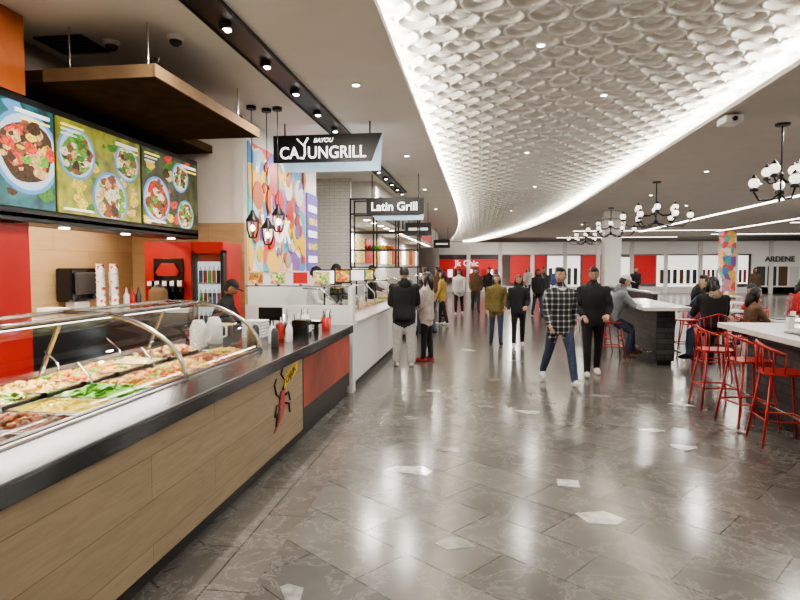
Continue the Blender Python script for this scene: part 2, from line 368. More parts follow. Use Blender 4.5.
for i in range(15):
    t=i/14; y=4.62-.03*math.sin(t*3)-.22*max(0,t-.45)**1.3*2; z=.60-.36*t+.16*max(0,t-.6)
    w=.075*math.sin(math.pi*min(1,t*.85+.15))**.7*(1-t*.5); ch.append((y,z,w))
P=[(y+w,z) for y,z,w in ch]+[(y-w,z) for y,z,w in ch[::-1]]
b.prism(P,onp,.006,.001,'redm')
P=[(y+w+.012,z+.006) for y,z,w in ch]+[(y-w-.012,z-.006) for y,z,w in ch[::-1]]; b.prism(P,onp,.003,.0005,'black')
for pa in ([(4.62,.6),(4.66,.68),(4.58,.74),(4.62,.79)],[(4.56,.55),(4.46,.6),(4.42,.68),(4.47,.72)],[(4.68,.55),(4.76,.56),(4.8,.48)],[(4.56,.5),(4.46,.5),(4.42,.42)],[(4.55,.45),(4.47,.42),(4.45,.34)],[(4.68,.48),(4.77,.46),(4.79,.38)]):
    b.tube([(-1.596,y,z) for y,z in pa],.009,'black',6)
b.prism([(4.62,.60),(5.0,.70),(5.02,.79),(4.64,.69)],onp,.006,.001,'yellow')
lg=b.done()
text('logo_text','CAJUN',(-1.592,4.82,.695),.085,'black',RX,lg,.001).rotation_euler=(math.pi/2,math.radians(-15),math.pi/2)

def arcpts(k=10):
    P=[(-1.87,.885)]
    for i in range(k+1):
        t=i/k; P.append((-1.89-.52*t**1.8, .93+.37*(1-(1-t)**1.35)))
    return P
AP=arcpts()
b=B('sneeze_guard')
secs=[-.05,1.75,3.55,4.85]
for i in range(len(secs)-1):
    vs=[];n=len(AP)
    for x,z in AP+[(-2.72,1.31)]: vs+= [(x,secs[i]+.03,z),(x,secs[i+1]-.03,z)]
    b.add(vs,[(2*j,2*j+1,2*j+3,2*j+2) for j in range(n)],'glassw',True)
for y in secs:
    b.tube([(x+.006,y,z) for x,z in AP]+[(-2.72,y,1.31)],.016,'steel',8)
    b.cyl((-2.72,y,1.31),(-2.9,y,.9),.016,.016,'steel',8)
b.tube([(-2.41,secs[0],1.305),(-2.41,secs[-1],1.305)],.010,'steel',8); b.tube([(-2.72,secs[0],1.31),(-2.72,secs[-1],1.31)],.014,'steel',8)
b.tube([(-1.885,secs[0],.9),(-1.885,secs[-1],.9)],.010,'steel',8)
b.box(-2.62,-2.54,0,4.8,1.262,1.285,'steel'); b.box(-2.61,-2.55,0.05,4.75,1.255,1.262,'lin')
vs=[(x,4.85,z) for x,z in AP]+[(-2.72,4.85,1.31),(-2.9,4.85,.885)]; b.add(vs,[tuple(range(len(vs)))],'glassw')
b.done()

foodc=[('lettuce',(.20,.55,.05)),('corn',(.9,.6,.04)),('rice',(.85,.68,.32)),('shrimp',(.9,.28,.07)),('stew',(.32,.10,.03)),('chicken',(.75,.38,.09)),('peppers',(.75,.06,.03)),('pasta',(.85,.65,.28)),('beef',(.16,.07,.035)),('salad',(.45,.6,.16)),('potato',(.85,.5,.12)),('beans',(.38,.12,.05))]
FM={n:pm('food_'+n,c,.35,var=.4,scale=25,coat=.3) for n,c in foodc}
order=['corn','beef','lettuce','stew','chicken','shrimp','rice','peppers','potato','beans','pasta','salad','chicken','shrimp']
seqs=[['beef','rice','beef','stew','corn','lettuce','chicken','shrimp','potato','beans','chicken'],['stew','beans','chicken','lettuce','salad','potato','shrimp','chicken','rice','beef','pasta']]
k=0
for ri,(xa,xb,zz) in enumerate(((-2.38,-1.94,.872),(-2.85,-2.41,.89))):
    y=1.3; qi=0
    while y<4.75:
        y2=y+.32; nm=seqs[ri][qi%11]; qi+=1; k+=1
        b=B('food_pan')
        for (a0,a1,c0,c1) in ((xa,xa+.018,y,y2),(xb-.018,xb,y,y2),(xa,xb,y,y+.016),(xa,xb,y2-.016,y2)): b.box(a0,a1,c0,c1,zz-.1,zz+.01,'steel')
        nx,ny=12,11; vs=[]
        for j in range(ny):
            for i in range(nx):
                u=i/(nx-1);v=j/(ny-1); vs.append((xa+.018+(xb-xa-.036)*u,y+.016+(.32-.032)*v,zz-.035+.06*math.sin(math.pi*u)*math.sin(math.pi*v)+rr.uniform(-.009,.009)))
        b.add(vs,[(j*nx+i,j*nx+i+1,(j+1)*nx+i+1,(j+1)*nx+i) for j in range(ny-1) for i in range(nx-1)],FM[nm])
        nch={'corn':110,'rice':110,'lettuce':55,'salad':55}.get(nm,70)
        alt=FM[rr.choice(['peppers','lettuce','potato','beef'])] if nm in('salad','stew','chicken','beef','shrimp','pasta','beans') else FM[nm]
        for q in range(nch):
            u=rr.uniform(.1,.9);v=rr.uniform(.1,.9); z=zz-.025+.06*math.sin(math.pi*u)*math.sin(math.pi*v)
            p=(xa+(xb-xa)*u,y+.32*v,z); mt=alt if q%4==0 else FM[nm]
            if nm in('lettuce','salad'):
                R=Matrix.Translation(p)@Matrix.Rotation(rr.uniform(0,6),4,'Z')@Matrix.Rotation(rr.uniform(-.9,.9),4,'X')
                s_=rr.uniform(.03,.05)
                b.add([R@Vector(w) for w in ((-s_,-s_*.6,0),(0,-s_*.9,.012),(s_,-s_*.5,0),(s_*.9,s_*.6,.014),(0,s_,-.004),(-s_*.9,s_*.5,.014),(0,0,.016))],[(0,1,6,5),(1,2,3,6),(6,3,4,5)],mt)
            else:
                s_={'corn':.010,'rice':.010}.get(nm,rr.uniform(.018,.032))
                R=Matrix.Translation(p)@Matrix.Rotation(rr.uniform(0,6),4,'Z')@Matrix.Rotation(rr.uniform(0,3),4,'X')
                b.sphere((0,0,0),(s_,s_*.7,s_*.55),mt,6,4,T=R)
        if k%2==0:
            b.tube([(xa+.15,y+.17,zz+.02),(xa+.1,y+.2,zz+.09),(xa-.02 if ri else xa+.0,y+.24,zz+.16)],.007,'steel',6)
            b.sphere((xa+.16,y+.165,zz+.02),(.045,.03,.012),'steel',10,6)
        b.done(); y+=.335
for i,(x,y) in enumerate(((-1.85,5.15),(-1.95,5.35),(-1.83,5.5),(-2.0,5.75),(-2.1,5.2),(-2.15,5.45))):
    z=.885; mt=['char','paper','paper','redm','soffit_l','char'][i]
    b=B('sauce_bottle'); b.lathe([(.03,0),(.034,.01),(.034,.13),(.022,.16),(.012,.17)],(x,y,z),mt,14); b.lathe([(.012,.17),(.009,.18),(.004,.22)],(x,y,z),'paper',10); b.done()
for (x,y) in ((-2.5,4.98),(-2.5,5.3)):
    b=B('food_jug'); b.lathe([(.07,0),(.075,.01),(.075,.18),(.05,.24),(.04,.25)],(x,y,.885),'paper',18)
    b.tube([(x+.07,y,1.07),(x+.12,y,1.05),(x+.12,y,.96),(x+.07,y,.94)],.01,'paper',8); b.done()
b=B('napkin_dispenser'); b.box(-1.95,-1.78,5.95,6.1,.885,1.05,'blackg'); b.box(-1.775,-1.77,5.98,6.07,.93,1.0,'paper'); b.box(-1.93,-1.8,5.97,6.08,1.05,1.06,'steel'); b.done(bevel=.008)
b=B('cash_register'); b.box(-2.55,-2.2,6.35,6.7,.885,.95,'black'); b.box(-2.42,-2.36,6.5,6.55,.95,1.02,'black'); b.box(-2.52,-2.24,6.48,6.51,1.0,1.15,'blackg'); b.box(-2.50,-2.26,6.51,6.515,1.02,1.13,'screenw'); b.box(-2.53,-2.23,6.37,6.45,.95,.962,'char'); b.done(bevel=.006)
b=B('card_terminal'); b.cyl((-1.8,6.35,.885),(-1.8,6.35,.98),.03,.02,'black'); b.box(-1.85,-1.75,6.3,6.42,.98,1.01,'blackg',None); b.box(-1.83,-1.77,6.36,6.41,1.01,1.013,'screenw'); b.done(bevel=.005)
b=B('takeout_tray')
for i in range(8): b.box(-2.2,-1.9,6.6,6.85,.885+i*.013,.893+i*.013,'paper' if i%2 else 'steel')
b.done(bevel=.003)
b=B('foam_container_stack')
for i in range(6): b.box(-2.42,-2.2,5.75,5.97,.885+i*.03,.91+i*.03,'paper')
b.done(bevel=.008)
for (x,y,mt) in ((-2.15,7.05,'paper'),(-1.85,7.0,'steel'),(-1.78,6.7,'redm'),(-2.4,7.0,'steel'),(-2.0,6.3,'steel')):
    b=B('utensil_holder'); b.lathe([(.05,0),(.06,.14),(.055,.14),(.046,.01)],(x,y,.885),mt,16)
    for i in range(6): a=i; b.tube([(x+.02*math.cos(a),y+.02*math.sin(a),.9),(x+.045*math.cos(a),y+.045*math.sin(a),1.1)],.006,'white' if i%2 else 'black',6)
    b.done()
b=B('prep_container')
for i in range(3):
    y0=5.5+i*.24
    b.box(-2.9,-2.62,y0,y0+.2,.885,.99,'steel'); b.box(-2.88,-2.64,y0+.02,y0+.18,.985,.998,[FM['salad'],FM['stew'],FM['rice']][i])
b.done(bevel=.006)
b=B('glass_divider'); b.box(-3.05,-1.62,7.40,7.412,1.0,1.36,'glassw'); b.box(-3.05,-1.62,7.38,7.43,.85,1.12,'white'); b.box(-3.05,-1.66,7.35,7.46,0,.85,'white')
b.box(-1.66,-1.60,7.33,7.48,0,1.36,'white'); b.box(-3.05,-1.60,7.39,7.42,1.36,1.375,'steel'); b.done(bevel=.004)
for i,x in enumerate((-2.9,-2.6,-2.3,-2.02)):
    b=B('menu_stand'); b.box(x-.11,x+.11,7.385,7.405,1.39,1.56,'white'); b.box(x-.095,x+.095,7.38,7.385,1.405,1.545,['pfood1','pfood2','redsign','pfood2'][i]); b.cyl((x,7.4,1.375),(x,7.4,1.4),.02,.02,'steel'); b.done()

b=B('back_counter'); b.box(-4.68,-4.12,2.5,7.45,.1,1.05,'steel'); b.box(-4.69,-4.08,2.5,7.47,1.05,1.1,'white'); b.box(-4.12,-3.58,6.85,7.47,.1,1.05,'steel'); b.box(-4.08,-3.56,6.82,7.47,1.05,1.1,'white'); b.box(-4.66,-4.15,2.55,7.4,0,.1,'black')
b.done(bevel=.005)
b=B('soda_dispenser')
b.box(-4.25,-3.62,7.05,7.45,1.1,1.93,'red'); b.box(-4.2,-3.67,6.88,7.05,1.1,1.18,'black'); b.box(-4.12,-3.72,7.03,7.05,1.2,1.72,'blackg')
b.prism([(-4.05,1.5),(-3.8,1.5),(-3.76,1.55),(-3.84,1.66),(-4.0,1.66),(-4.08,1.55)],lambda u,v,d:(u,d,v),7.0,7.03,'red')
for i in range(5):
    x=-4.12+i*.1; b.box(x-.03,x+.03,6.93,7.03,1.36,1.44,'steel'); b.cyl((x,6.95,1.36),(x,6.95,1.3),.015,.012,'black',8)
    b.box(x-.028,x+.028,6.925,6.93,1.38,1.43,'paper')
b.lathe([(.10,0),(.12,.05),(.11,.22),(.07,.26)],(-3.93,6.8,1.1),'soffit_l',16); b.lathe([(.07,.26),(.02,.3)],(-3.93,6.8,1.1),'black',16)
b.done(bevel=.008)
b=B('drink_fridge')
b.box(-3.53,-3.12,7.0,7.45,.05,1.92,'red'); b.box(-3.50,-3.15,6.965,7.0,.12,1.68,'coolback')
for z in (.3,.58,.86,1.14,1.42):
    b.box(-3.47,-3.18,6.93,6.965,z-.02,z,'steel')
    for i in range(5):
        x=-3.44+i*.058; b.cyl((x,6.94,z),(x,6.94,z+.15),.024,.024,['redm','leaf','orange','blackg','bluec'][(i+int(z*10))%5],8); b.cyl((x,6.94,z+.15),(x,6.94,z+.2),.012,.01,'paper',8)
b.box(-3.53,-3.12,6.90,6.905,.12,1.78,'glass'); b.box(-3.53,-3.49,6.89,6.99,.08,1.82,'black'); b.box(-3.16,-3.12,6.89,6.99,.08,1.82,'black'); b.box(-3.53,-3.12,6.89,7.0,1.78,1.92,'red'); b.box(-3.53,-3.12,6.89,7.0,.03,.12,'black'); b.box(-3.5,-3.48,6.86,6.885,.8,1.2,'steel')
b.done(bevel=.004)
b=B('paper_towel_dispenser'); b.box(-4.69,-4.5,6.0,6.45,1.22,1.6,'blackg'); b.box(-4.5,-4.46,6.05,6.4,1.3,1.55,'char'); b.box(-4.66,-4.52,6.1,6.35,1.14,1.22,'paper'); b.done(bevel=.05)
for (x,y,h_) in ((-4.35,6.30,.55),(-4.3,6.48,.6),(-4.42,6.64,.45)):
    b=B('paper_cup_stack'); prof=[]
    nC=int(h_/.05); z=0
    for i in range(nC): prof+=[(.042,z),(.05,z+.04),(.053,z+.05)]; z+=.05
    b.lathe(prof,(x,y,1.1),'paperred',14); b.done()
for i,y in enumerate((6.72,6.8,6.88)):
    b=B('syrup_bottle'); b.lathe([(.035,0),(.035,.16),(.015,.2),(.012,.26)],(-4.3+.03*i,y,1.1),['paper','redm','char'][i],12); b.done()
b=B('condiment_tray'); b.box(-4.4,-4.12,5.3,5.75,1.1,1.16,'steel'); b.box(-4.38,-4.14,5.33,5.5,1.16,1.2,'paper'); b.done(bevel=.005)
b=B('red_pillar'); b.box(-4.04,-3.70,3.9,4.45,0,1.96,'red'); b.box(-4.05,-3.68,3.88,4.47,0,.1,'black'); b.done(bevel=.004)

b=B('menu_board')
b.box(-3.72,-3.6,-1,7.22,2.0,2.96,'black'); b.box(-3.99,-3.6,-1,7.22,1.97,2.04,'black')
b.box(-3.99,-3.72,-1,7.22,2.86,2.93,'black')
for i in range(7):
    y=1.2+i*.95; b.cyl((-3.8,y,1.972),(-3.8,y,1.96),.045,.045,'lamp',14)
b.done(bevel=.004)
edges=[(2.13,3.36),(3.40,4.62),(4.66,5.90),(5.94,7.18)]
rm=random.Random(21)
for si,(ya,yb) in enumerate(edges):
    b=B('menu_screen'); b.box(-3.6,-3.585,ya,yb,2.08,2.9,'scr%d'%si)
    def cl(u,v): return (min(max(u,ya+.006),yb-.006),min(max(v,2.086),2.894))
    def disc(cy,cz,r,d,mat,n=28,wob=0,sq=1):
        ph=rm.uniform(0,6)
        b.prism([cl(cy+r*(1+wob*math.sin(3*2*math.pi*i/n+ph))*math.cos(2*math.pi*i/n),cz+r*sq*(1+wob*math.cos(2*2*math.pi*i/n+ph))*math.sin(2*math.pi*i/n)) for i in range(n)],lambda u,v,dd:(-3.585+dd,u,v),d,0,mat)
    lay={0:[(ya+.3,2.5,.3),(ya+.9,2.4,.26)],1:[(ya+.92,2.52,.36),(ya+.25,2.3,.25)],2:[(ya+.25,2.62,.25),(ya+.72,2.28,.27),(ya+1.0,2.66,.2)],3:[(ya+.28,2.36,.28),(ya+.92,2.24,.2),(ya+.8,2.68,.19)]}[si]
    for q in range(34): disc(rm.uniform(ya+.08,yb-.08),rm.uniform(2.1,2.88),rm.uniform(.03,.1),.001+q*.00003,rm.choice([['f_green','f_dk','f_or'],['f_dk','f_leaf','plate'],['f_yel','f_leaf','f_tan'],['f_leaf','f_dk','f_yel','f_red']][si]),10,.3,.6)
    pal=[['f_brown','f_leaf','f_tan'],['f_dk','f_red','f_tan','f_yel','f_brown'],['f_green','f_cream','f_brown','f_tan','f_leaf'],['f_red','f_brown','f_cream','f_green','f_dk']][si]
    for li,(cy,cz,r) in enumerate(lay):
        sq=.92; o=.0016*li
        disc(cy,cz,r,.003+o,'plate',28,0,sq); disc(cy,cz,r*.90,.0035+o,'platew',28,0,sq); disc(cy,cz,r*.78,.004+o,pal[li%len(pal)],24,.1,sq)
        for q in range(50):
            a=rm.uniform(0,6.28); rq=r*.74*math.sqrt(rm.random()); disc(cy+rq*math.cos(a),cz+rq*math.sin(a)*sq,r*rm.uniform(.06,.24),.0045+o+q*.00006,rm.choice(pal+['f_brown','f_dk','f_green'] if q%2 else [pal[(li+1)%len(pal)],pal[(li+2)%len(pal)]]),9,.25,rm.uniform(.3,1))
    for q in range(3): b.box(-3.585,-3.577,ya+.05,ya+.34-.05*q,2.84-q*.04,2.855-q*.04,'ytext' if q==0 else 'dimtext')
    b.box(-3.585,-3.577,yb-.42,yb-.05,2.82,2.85,'dimtext'); b.box(-3.585,-3.577,yb-.36,yb-.05,2.775,2.79,'ytext')
    b.box(-3.585,-3.577,ya+.05,ya+.45,2.11,2.13,'dimtext')
    b.done()
b=B('orange_fascia'); b.box(-3.72,-3.6,-1,4.34,2.97,3.59,'orange'); b.done()
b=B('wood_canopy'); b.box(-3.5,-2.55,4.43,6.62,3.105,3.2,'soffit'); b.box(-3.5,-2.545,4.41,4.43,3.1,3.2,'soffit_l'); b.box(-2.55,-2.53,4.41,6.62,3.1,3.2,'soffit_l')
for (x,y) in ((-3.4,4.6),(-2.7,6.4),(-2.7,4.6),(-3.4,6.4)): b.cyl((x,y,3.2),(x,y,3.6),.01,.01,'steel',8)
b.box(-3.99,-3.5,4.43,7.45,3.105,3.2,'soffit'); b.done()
b=B('ceiling_vent'); b.box(-3.85,-3.4,4.75,5.15,3.585,3.599,'soffit')
for i in range(5): b.box(-3.82,-3.43,4.79+i*.075,4.82+i*.075,3.575,3.59,'black')
b.done()
b=B('recessed_light_track')
for (ya,yb) in ((1.5,8.9),(9.6,15.5)):
    b.box(-2.2,-1.92,ya,yb,3.57,3.599,'black')
    for x in (-2.2,-1.932): b.box(x,x+.012,ya,yb,3.555,3.57,'char')
    y=ya+.45
    while y<yb:
        b.cyl((-2.06,y,3.57),(-2.05,y,3.52),.05,.052,'char',16); b.cyl((-2.05,y,3.521),(-2.05,y,3.517),.042,.042,'lamp',16); y+=.9
b.done()
for (x,y,zl) in ((-2.82,7.1,1.98),(-2.68,7.25,1.90),(-2.52,7.2,2.06)):
    b=B('lantern_pendant'); b.cyl((x,y,3.56),(x,y,3.6),.06,.06,'black'); b.cyl((x,y,zl+.34),(x,y,3.58),.006,.006,'black',6)
    b.lathe([(.02,.34),(.03,.3),(.085,.22),(.085,.2)],(x,y,zl),'black',12)
    for i in range(6):
        a=i*math.pi/3; b.tube([(x+.08*math.cos(a),y+.08*math.sin(a),zl+.21),(x+.075*math.cos(a),y+.075*math.sin(a),zl+.1),(x+.045*math.cos(a),y+.045*math.sin(a),zl)],.006,'black',6)
    b.tube([(x+.045*math.cos(t),y+.045*math.sin(t),zl) for t in np.linspace(0,6.28,12,endpoint=False)],.007,'black',6,closed=True)
    b.sphere((x,y,zl+.12),(.028,.028,.04),'bulb',12,8); b.done()
for (x,y) in ((-3.25,4.95),(-2.63,4.92)):
    b=B('dome_camera'); b.lathe([(.0001,-.08),(.03,-.075),(.05,-.055),(.055,-.035)],(x,y,3.6),'char',16); b.lathe([(.055,-.035),(.07,-.03),(.075,0)],(x,y,3.6),'white',18); b.done()
b=B('ceiling_sprinkler'); b.cyl((-3.07,5.38,3.6),(-3.07,5.38,3.56),.03,.012,'steel'); b.cyl((-3.07,5.38,3.56),(-3.07,5.38,3.53),.006,.006,'steel'); b.cyl((-3.07,5.38,3.53),(-3.07,5.38,3.525),.025,.025,'steel'); b.done()

b=B('hanging_stall_sign')
F=lambda u,v,d:(u,d,v)
b.prism([(-2.86,3.42),(-1.33,3.42),(-1.36,2.93),(-2.7,2.93)],F,8.02,8.06,'blueacr')
b.prism([(-2.86,3.43),(-1.33,3.43),(-1.48,3.06),(-2.86,3.06)],F,7.99,8.03,'black')
b.cyl((-2.7,8.02,3.42),(-2.7,8.02,3.6),.01,.01,'black',8); b.cyl((-1.5,8.02,3.42),(-1.5,8.02,3.6),.01,.01,'black',8)
b.tube([(-2.36,7.985,3.39),(-2.41,7.985,3.31),(-2.405,7.985,3.17),(-2.43,7.985,3.11),(-2.48,7.985,3.12)],.014,'wtext',6)
b.tube([(-2.52,7.985,3.38),(-2.46,7.985,3.32),(-2.41,7.985,3.27)],.009,'wtext',6)
sg=b.done()
text('sign_text','CA',(-2.63,7.985,3.18),.23,'wtext',(math.pi/2,0,0),sg,.004,sx=.88,off=.01)
text('sign_text','UNGRILL',(-1.96,7.985,3.18),.23,'wtext',(math.pi/2,0,0),sg,.004,sx=.88,off=.01)
text('sign_text_small','BAYOU',(-2.15,7.985,3.35),.08,'wtext',(math.pi/2,0,0),sg,.003,shear=.3)
b=B('mural_board'); b.box(-3.095,-3.08,7.62,10.2,1.55,3.3,'mural')
PAL=['redm','yellow','leaf','blueacr','orange','purple','paper','black','whitec','beige','redsign','purple','orange']
r2=random.Random(11)
for i in range(60):
    cy=r2.uniform(7.8,10.05);cz=r2.uniform(1.7,3.15);r=r2.uniform(.06,.24);a0=r2.uniform(0,6);sp=r2.choice([6.28,3.14,4.2]); n=18
    P=[(min(max(cy+r*math.cos(a0+sp*k/n),7.63),10.19),min(max(cz+r*math.sin(a0+sp*k/n),1.56),3.29)) for k in range(n)]
    b.prism(P,lambda u,v,d:(-3.08+d,u,v),.002+.0006*i,0,r2.choice(PAL))
mu=b.done()
text('mural_text','WOK',(-3.035,8.6,2.15),.5,'dimtext',RX,mu,.006)
b=B('blue_menu_panel'); b.box(-3.095,-3.07,10.3,10.95,1.5,2.95,'purple')
for i in range(5): b.box(-3.07,-3.06,10.36,10.9,1.7+i*.23,1.82+i*.23,'pfood2' if i%2 else 'dimtext')
b.done()

def stall_counter(name,y0,y1,front,x=-1.6,z=.9):
    b=B(name); b.box(x-.75,x-.03,y0,y1,.1,z-.04,front); b.box(x-.72,x-.08,y0+.02,y1-.02,0,.1,'black'); b.box(x-.8,x,y0,y1,z-.04,z,'quartz')
    for i in range(int((y1-y0)/.9)): b.box(x-.032,x-.026,y0+.05+i*.9,y0+.85+i*.9,.16,z-.1,front)
    n=max(1,int((y1-y0)/1.2))
    for i in range(n+1):
        y=y0+.05+(y1-y0-.1)*i/n; b.tube([(x-.3,y,z),(x-.32,y,z+.25),(x-.5,y,z+.42),(x-.75,y,z+.43)],.014,'steel',8)
    vs=[]
    for (xx,zz) in ((x-.3,z),(x-.32,z+.25),(x-.5,z+.42),(x-.75,z+.43)): vs+=[(xx,y0+.05,zz),(xx,y1-.05,zz)]
    b.add(vs,[(0,1,3,2),(2,3,5,4),(4,5,7,6)],'glassw')
    for i in range(int((y1-y0)/.35)): b.box(x-.72,x-.38,y0+.1+i*.35,y0+.4+i*.35,z,z+.04,FM[order[i%14]])
    b.done(bevel=.004)
stall_counter('white_serving_counter',7.6,12.2,'white'); stall_counter('stone_serving_counter',13.2,17.5,'wall'); stall_counter('dark_serving_counter',18,23,'char'); stall_counter('white_serving_counter',24,29,'white',x=-1.9)
for i,y in enumerate((8.2,9.2,10.4,11.3)):
    b=B('order_monitor'); b.cyl((-2.2,y,.94),(-2.2,y,1.3),.015,.015,'black',8); b.box(-2.36,-2.04,y,y+.03,1.36,1.58,'black'); b.box(-2.34,-2.06,y-.004,y,1.38,1.56,['screenw','pfood1','dimtext','pfood2'][i]); b.cyl((-2.2,y+.015,1.3),(-2.2,y+.015,1.37),.015,.015,'black',8); b.done()
b=B('metal_shelf_frame')
for x in (-2.87,-2.35,-1.85,-1.36): b.box(x-.015,x+.015,12.95,12.98,1.6,3.15,'black'); b.box(x-.015,x+.015,13.37,13.4,1.6,3.15,'black')
for z in (1.62,2.0,2.4,2.8,3.13): b.box(-2.86,-1.34,12.94,12.98,z-.015,z+.015,'black'); b.box(-2.86,-1.34,13.37,13.4,z-.015,z+.015,'black')
for z in (1.62,2.0): b.box(-2.86,-1.36,12.95,13.4,z-.01,z+.008,'black')
for x in (-2.85,-1.36): b.box(x-.015,x+.015,12.95,12.98,.0,1.6,'black')
b.done()
b=B('produce_display')
for i in range(16):
    b.sphere((-2.55+(i%8)*.08,13.15+(i//8)*.12,2.05+.02),(.045,.045,.05),['redm','leaf','yellow','orange'][(i//2)%4],10,7)
b.box(-2.62,-1.95,13.08,13.36,2.008,2.02,'soffit_l'); b.done()
b=B('hanging_stall_sign'); b.prism([(-2.42,3.08),(-1.18,3.08),(-1.18,2.75),(-1.3,2.72),(-2.42,2.72)],F,12.5,12.56,'black'); b.prism([(-2.3,2.72),(-1.18,2.76),(-1.2,2.62),(-2.2,2.62)],F,12.52,12.55,'blueacr')
b.cyl((-2.3,12.53,3.08),(-2.3,12.53,3.6),.01,.01,'black',8); b.cyl((-1.3,12.53,3.08),(-1.3,12.53,3.6),.01,.01,'black',8); sg=b.done()
text('sign_text','Latin Grill',(-1.82,12.495,2.9),.25,'wtext',(math.pi/2,0,0),sg,.004)
b=B('stall_fascia')
b.box(-3.49,-2.4,13.5,34,2.75,3.59,'wall'); b.box(-2.4,-2.36,14,17.5,2.8,3.3,'char'); b.box(-2.4,-2.36,18.2,23,2.8,3.4,'char'); b.box(-2.4,-2.36,24,29,2.8,3.4,'redsign')
for i in range(18): b.cyl((-2.7,14+i,2.75),(-2.7,14+i,2.74),.08,.08,'lamp',12)
b.done()
for i,(y,mt) in enumerate(((18.2,'char'),(29.5,'black'))):
    b=B('hanging_stall_sign'); b.box(-2.3,-1.5,y,y+.06,2.6,3.0,mt); b.box(-2.2,-1.6,y-.005,y,2.76,2.84,'dimtext'); b.cyl((-2.2,y+.03,3.0),(-2.2,y+.03,3.6),.01,.01,'black',8); b.cyl((-1.6,y+.03,3.0),(-1.6,y+.03,3.6),.01,.01,'black',8); b.done()
b=B('backlit_menu_wall')
for i in range(14): b.box(-3.5,-3.46,13.6+i*1.4,14.8+i*1.4,1.75,2.5,['pfood1','screenw','pfood2','redsign'][i%4])
b.done()

b=B('linear_ceiling_light')
def lin(x0,x1,y0,y1): b.box(x0,x1,y0,y1,3.585,3.598,'lin')
lin(8.6,8.8,10,34); lin(12.6,12.8,14,34)
for y in (33,40): lin(5,12.5,y,y+.18)
for y in (28,37): lin(13.5,22,y,y+.18)
b.done()
b=B('recessed_downlight')
dl=[(4.6,y) for y in (5,9,13,17,22,28)]+[(6.5,y) for y in (7,11,15,20,26)]+[(.6,6.3),(1.6,8.2),(.9,12),(1.5,17),(1.2,24),(-1.3,3.2),(-1.35,6.4),(-1.3,10.5),(-1.4,15),(-1.5,20)]
for (x,y) in dl:
    z=3.6 if (x<-1 or x>3) else 3.89
    b.cyl((x,y,z),(x,y,z-.02),.05,.05,'white',16); b.cyl((x,y,z-.02),(x,y,z-.024),.038,.038,'lamp',16)
b.done()
b=B('ceiling_projector'); b.box(3.12,3.34,8.2,8.5,3.48,3.57,'white'); b.cyl((3.23,8.18,3.52),(3.23,8.2,3.52),.03,.03,'black'); b.cyl((3.23,8.35,3.57),(3.23,8.35,3.6),.03,.03,'white'); b.done(bevel=.01)
b=B('storefront_row')
Y=40
def pan(x0,x1,z0,z1,mat,y=Y): b.box(x0,x1,y,y+.08,z0,z1,mat)
pan(-3.2,22,2.5,3.3,'white'); pan(-3.0,1.4,.9,2.2,'redsign'); pan(-3,1.4,2.2,2.5,'char'); pan(2.0,4.3,.6,2.45,'redsign'); pan(6.65,7.8,.6,2.45,'redsign'); pan(9.7,11.2,.6,2.4,'redsign')
pan(4.4,6.5,.4,2.4,'shopw'); pan(7.9,9.6,.9,2.3,'shopw'); pan(11.3,13.8,.4,2.4,'shopw'); pan(14,16.8,.6,2.4,'shopw'); pan(17,22,0,2.5,'white')
for i in range(9): pan(-2.6+i*.45,-2.3+i*.45,1.0,1.5,['redc','screenw','char'][i%3],Y-.05)
for i in range(5): pan(4.5+i*.4,4.72+i*.4,.5,1.6,['char','dkgrey','brownc'][i%3],Y-.05)
for i in range(6): pan(11.5+i*.4,11.72+i*.4,.6,1.5,['brownc','char','dkgrey'][i%3],Y-.05)
for i in range(7): pan(17.3+i*.65,17.8+i*.65,.5,1.7,['char','dkgrey','brownc','whitec'][i%4],Y-.05)
for i in range(10): pan(14.1+i*.27,14.25+i*.27,.7,1.5,['char','redc','dkgrey','brownc'][i%4],Y-.05)
b.box(-3.2,22,Y,Y+.1,0,.4,'wall')
for i in range(12): b.box(-3+2.1*i,-3+2.1*i+.25,Y-.1,Y,0,3.3,'white' if i%2 else 'wall')
st=b.done()
text('store_sign_red','Jk Chic',(-.9,Y-.12,1.9),.55,'dimtext',(math.pi/2,0,0),st,.02)
text('store_sign_white','ARDENE',(18.6,Y-.12,2.15),.45,'char',(math.pi/2,0,0),st,.02)
for (x,y,r,mt) in ((4.65,22,.28,'white'),(13.2,34,.33,'mural'),(18.5,30,.35,'white')):
    b=B('column'); b.box(x-r,x+r,y-r,y+r,0,3.595,mt); b.box(x-r-.03,x+r+.03,y-r-.03,y+r+.03,0,.15,'char'); b.box(x-r-.03,x+r+.03,y-r-.03,y+r+.03,3.3,3.36,'steel'); b.done(bevel=.01)

def chandelier(x,y,R,n,seed,dz=0):
    b=B('globe_chandelier'); zb=2.75+dz
    b.lathe([(.09,-.03),(.1,0)],(x,y,3.6),'black',16); b.cyl((x,y,zb),(x,y,3.58),.014,.014,'black',8)
    b.sphere((x,y,zb),.05,'black',12,8); b.sphere((x,y,zb+.25),.035,'black',12,8)
    for i in range(n):
        a=2*math.pi*i/n+.3; up=i%2; r=R*(1 if up else .62); z0=zb if up else zb+.25; zt=z0+(.06 if up else -.02)
        c,s_=math.cos(a),math.sin(a)
        b.tube([(x,y,z0),(x+r*.35*c,y+r*.35*s_,z0-.10),(x+r*.8*c,y+r*.8*s_,z0-.1),(x+r*c,y+r*s_,zt-.04),(x+r*c,y+r*s_,zt)],.013,'black',6)
        b.lathe([(.05,0),(.06,.02),(.03,.05)],(x+r*c,y+r*s_,zt-.03),'black',12)
        b.sphere((x+r*c,y+r*s_,zt+.085),.072,'globe',14,10)
        b.lathe([(.055,0),(.03,.03),(.008,.06)],(x+r*c,y+r*s_,zt+.145),'black',10)
    b.done()
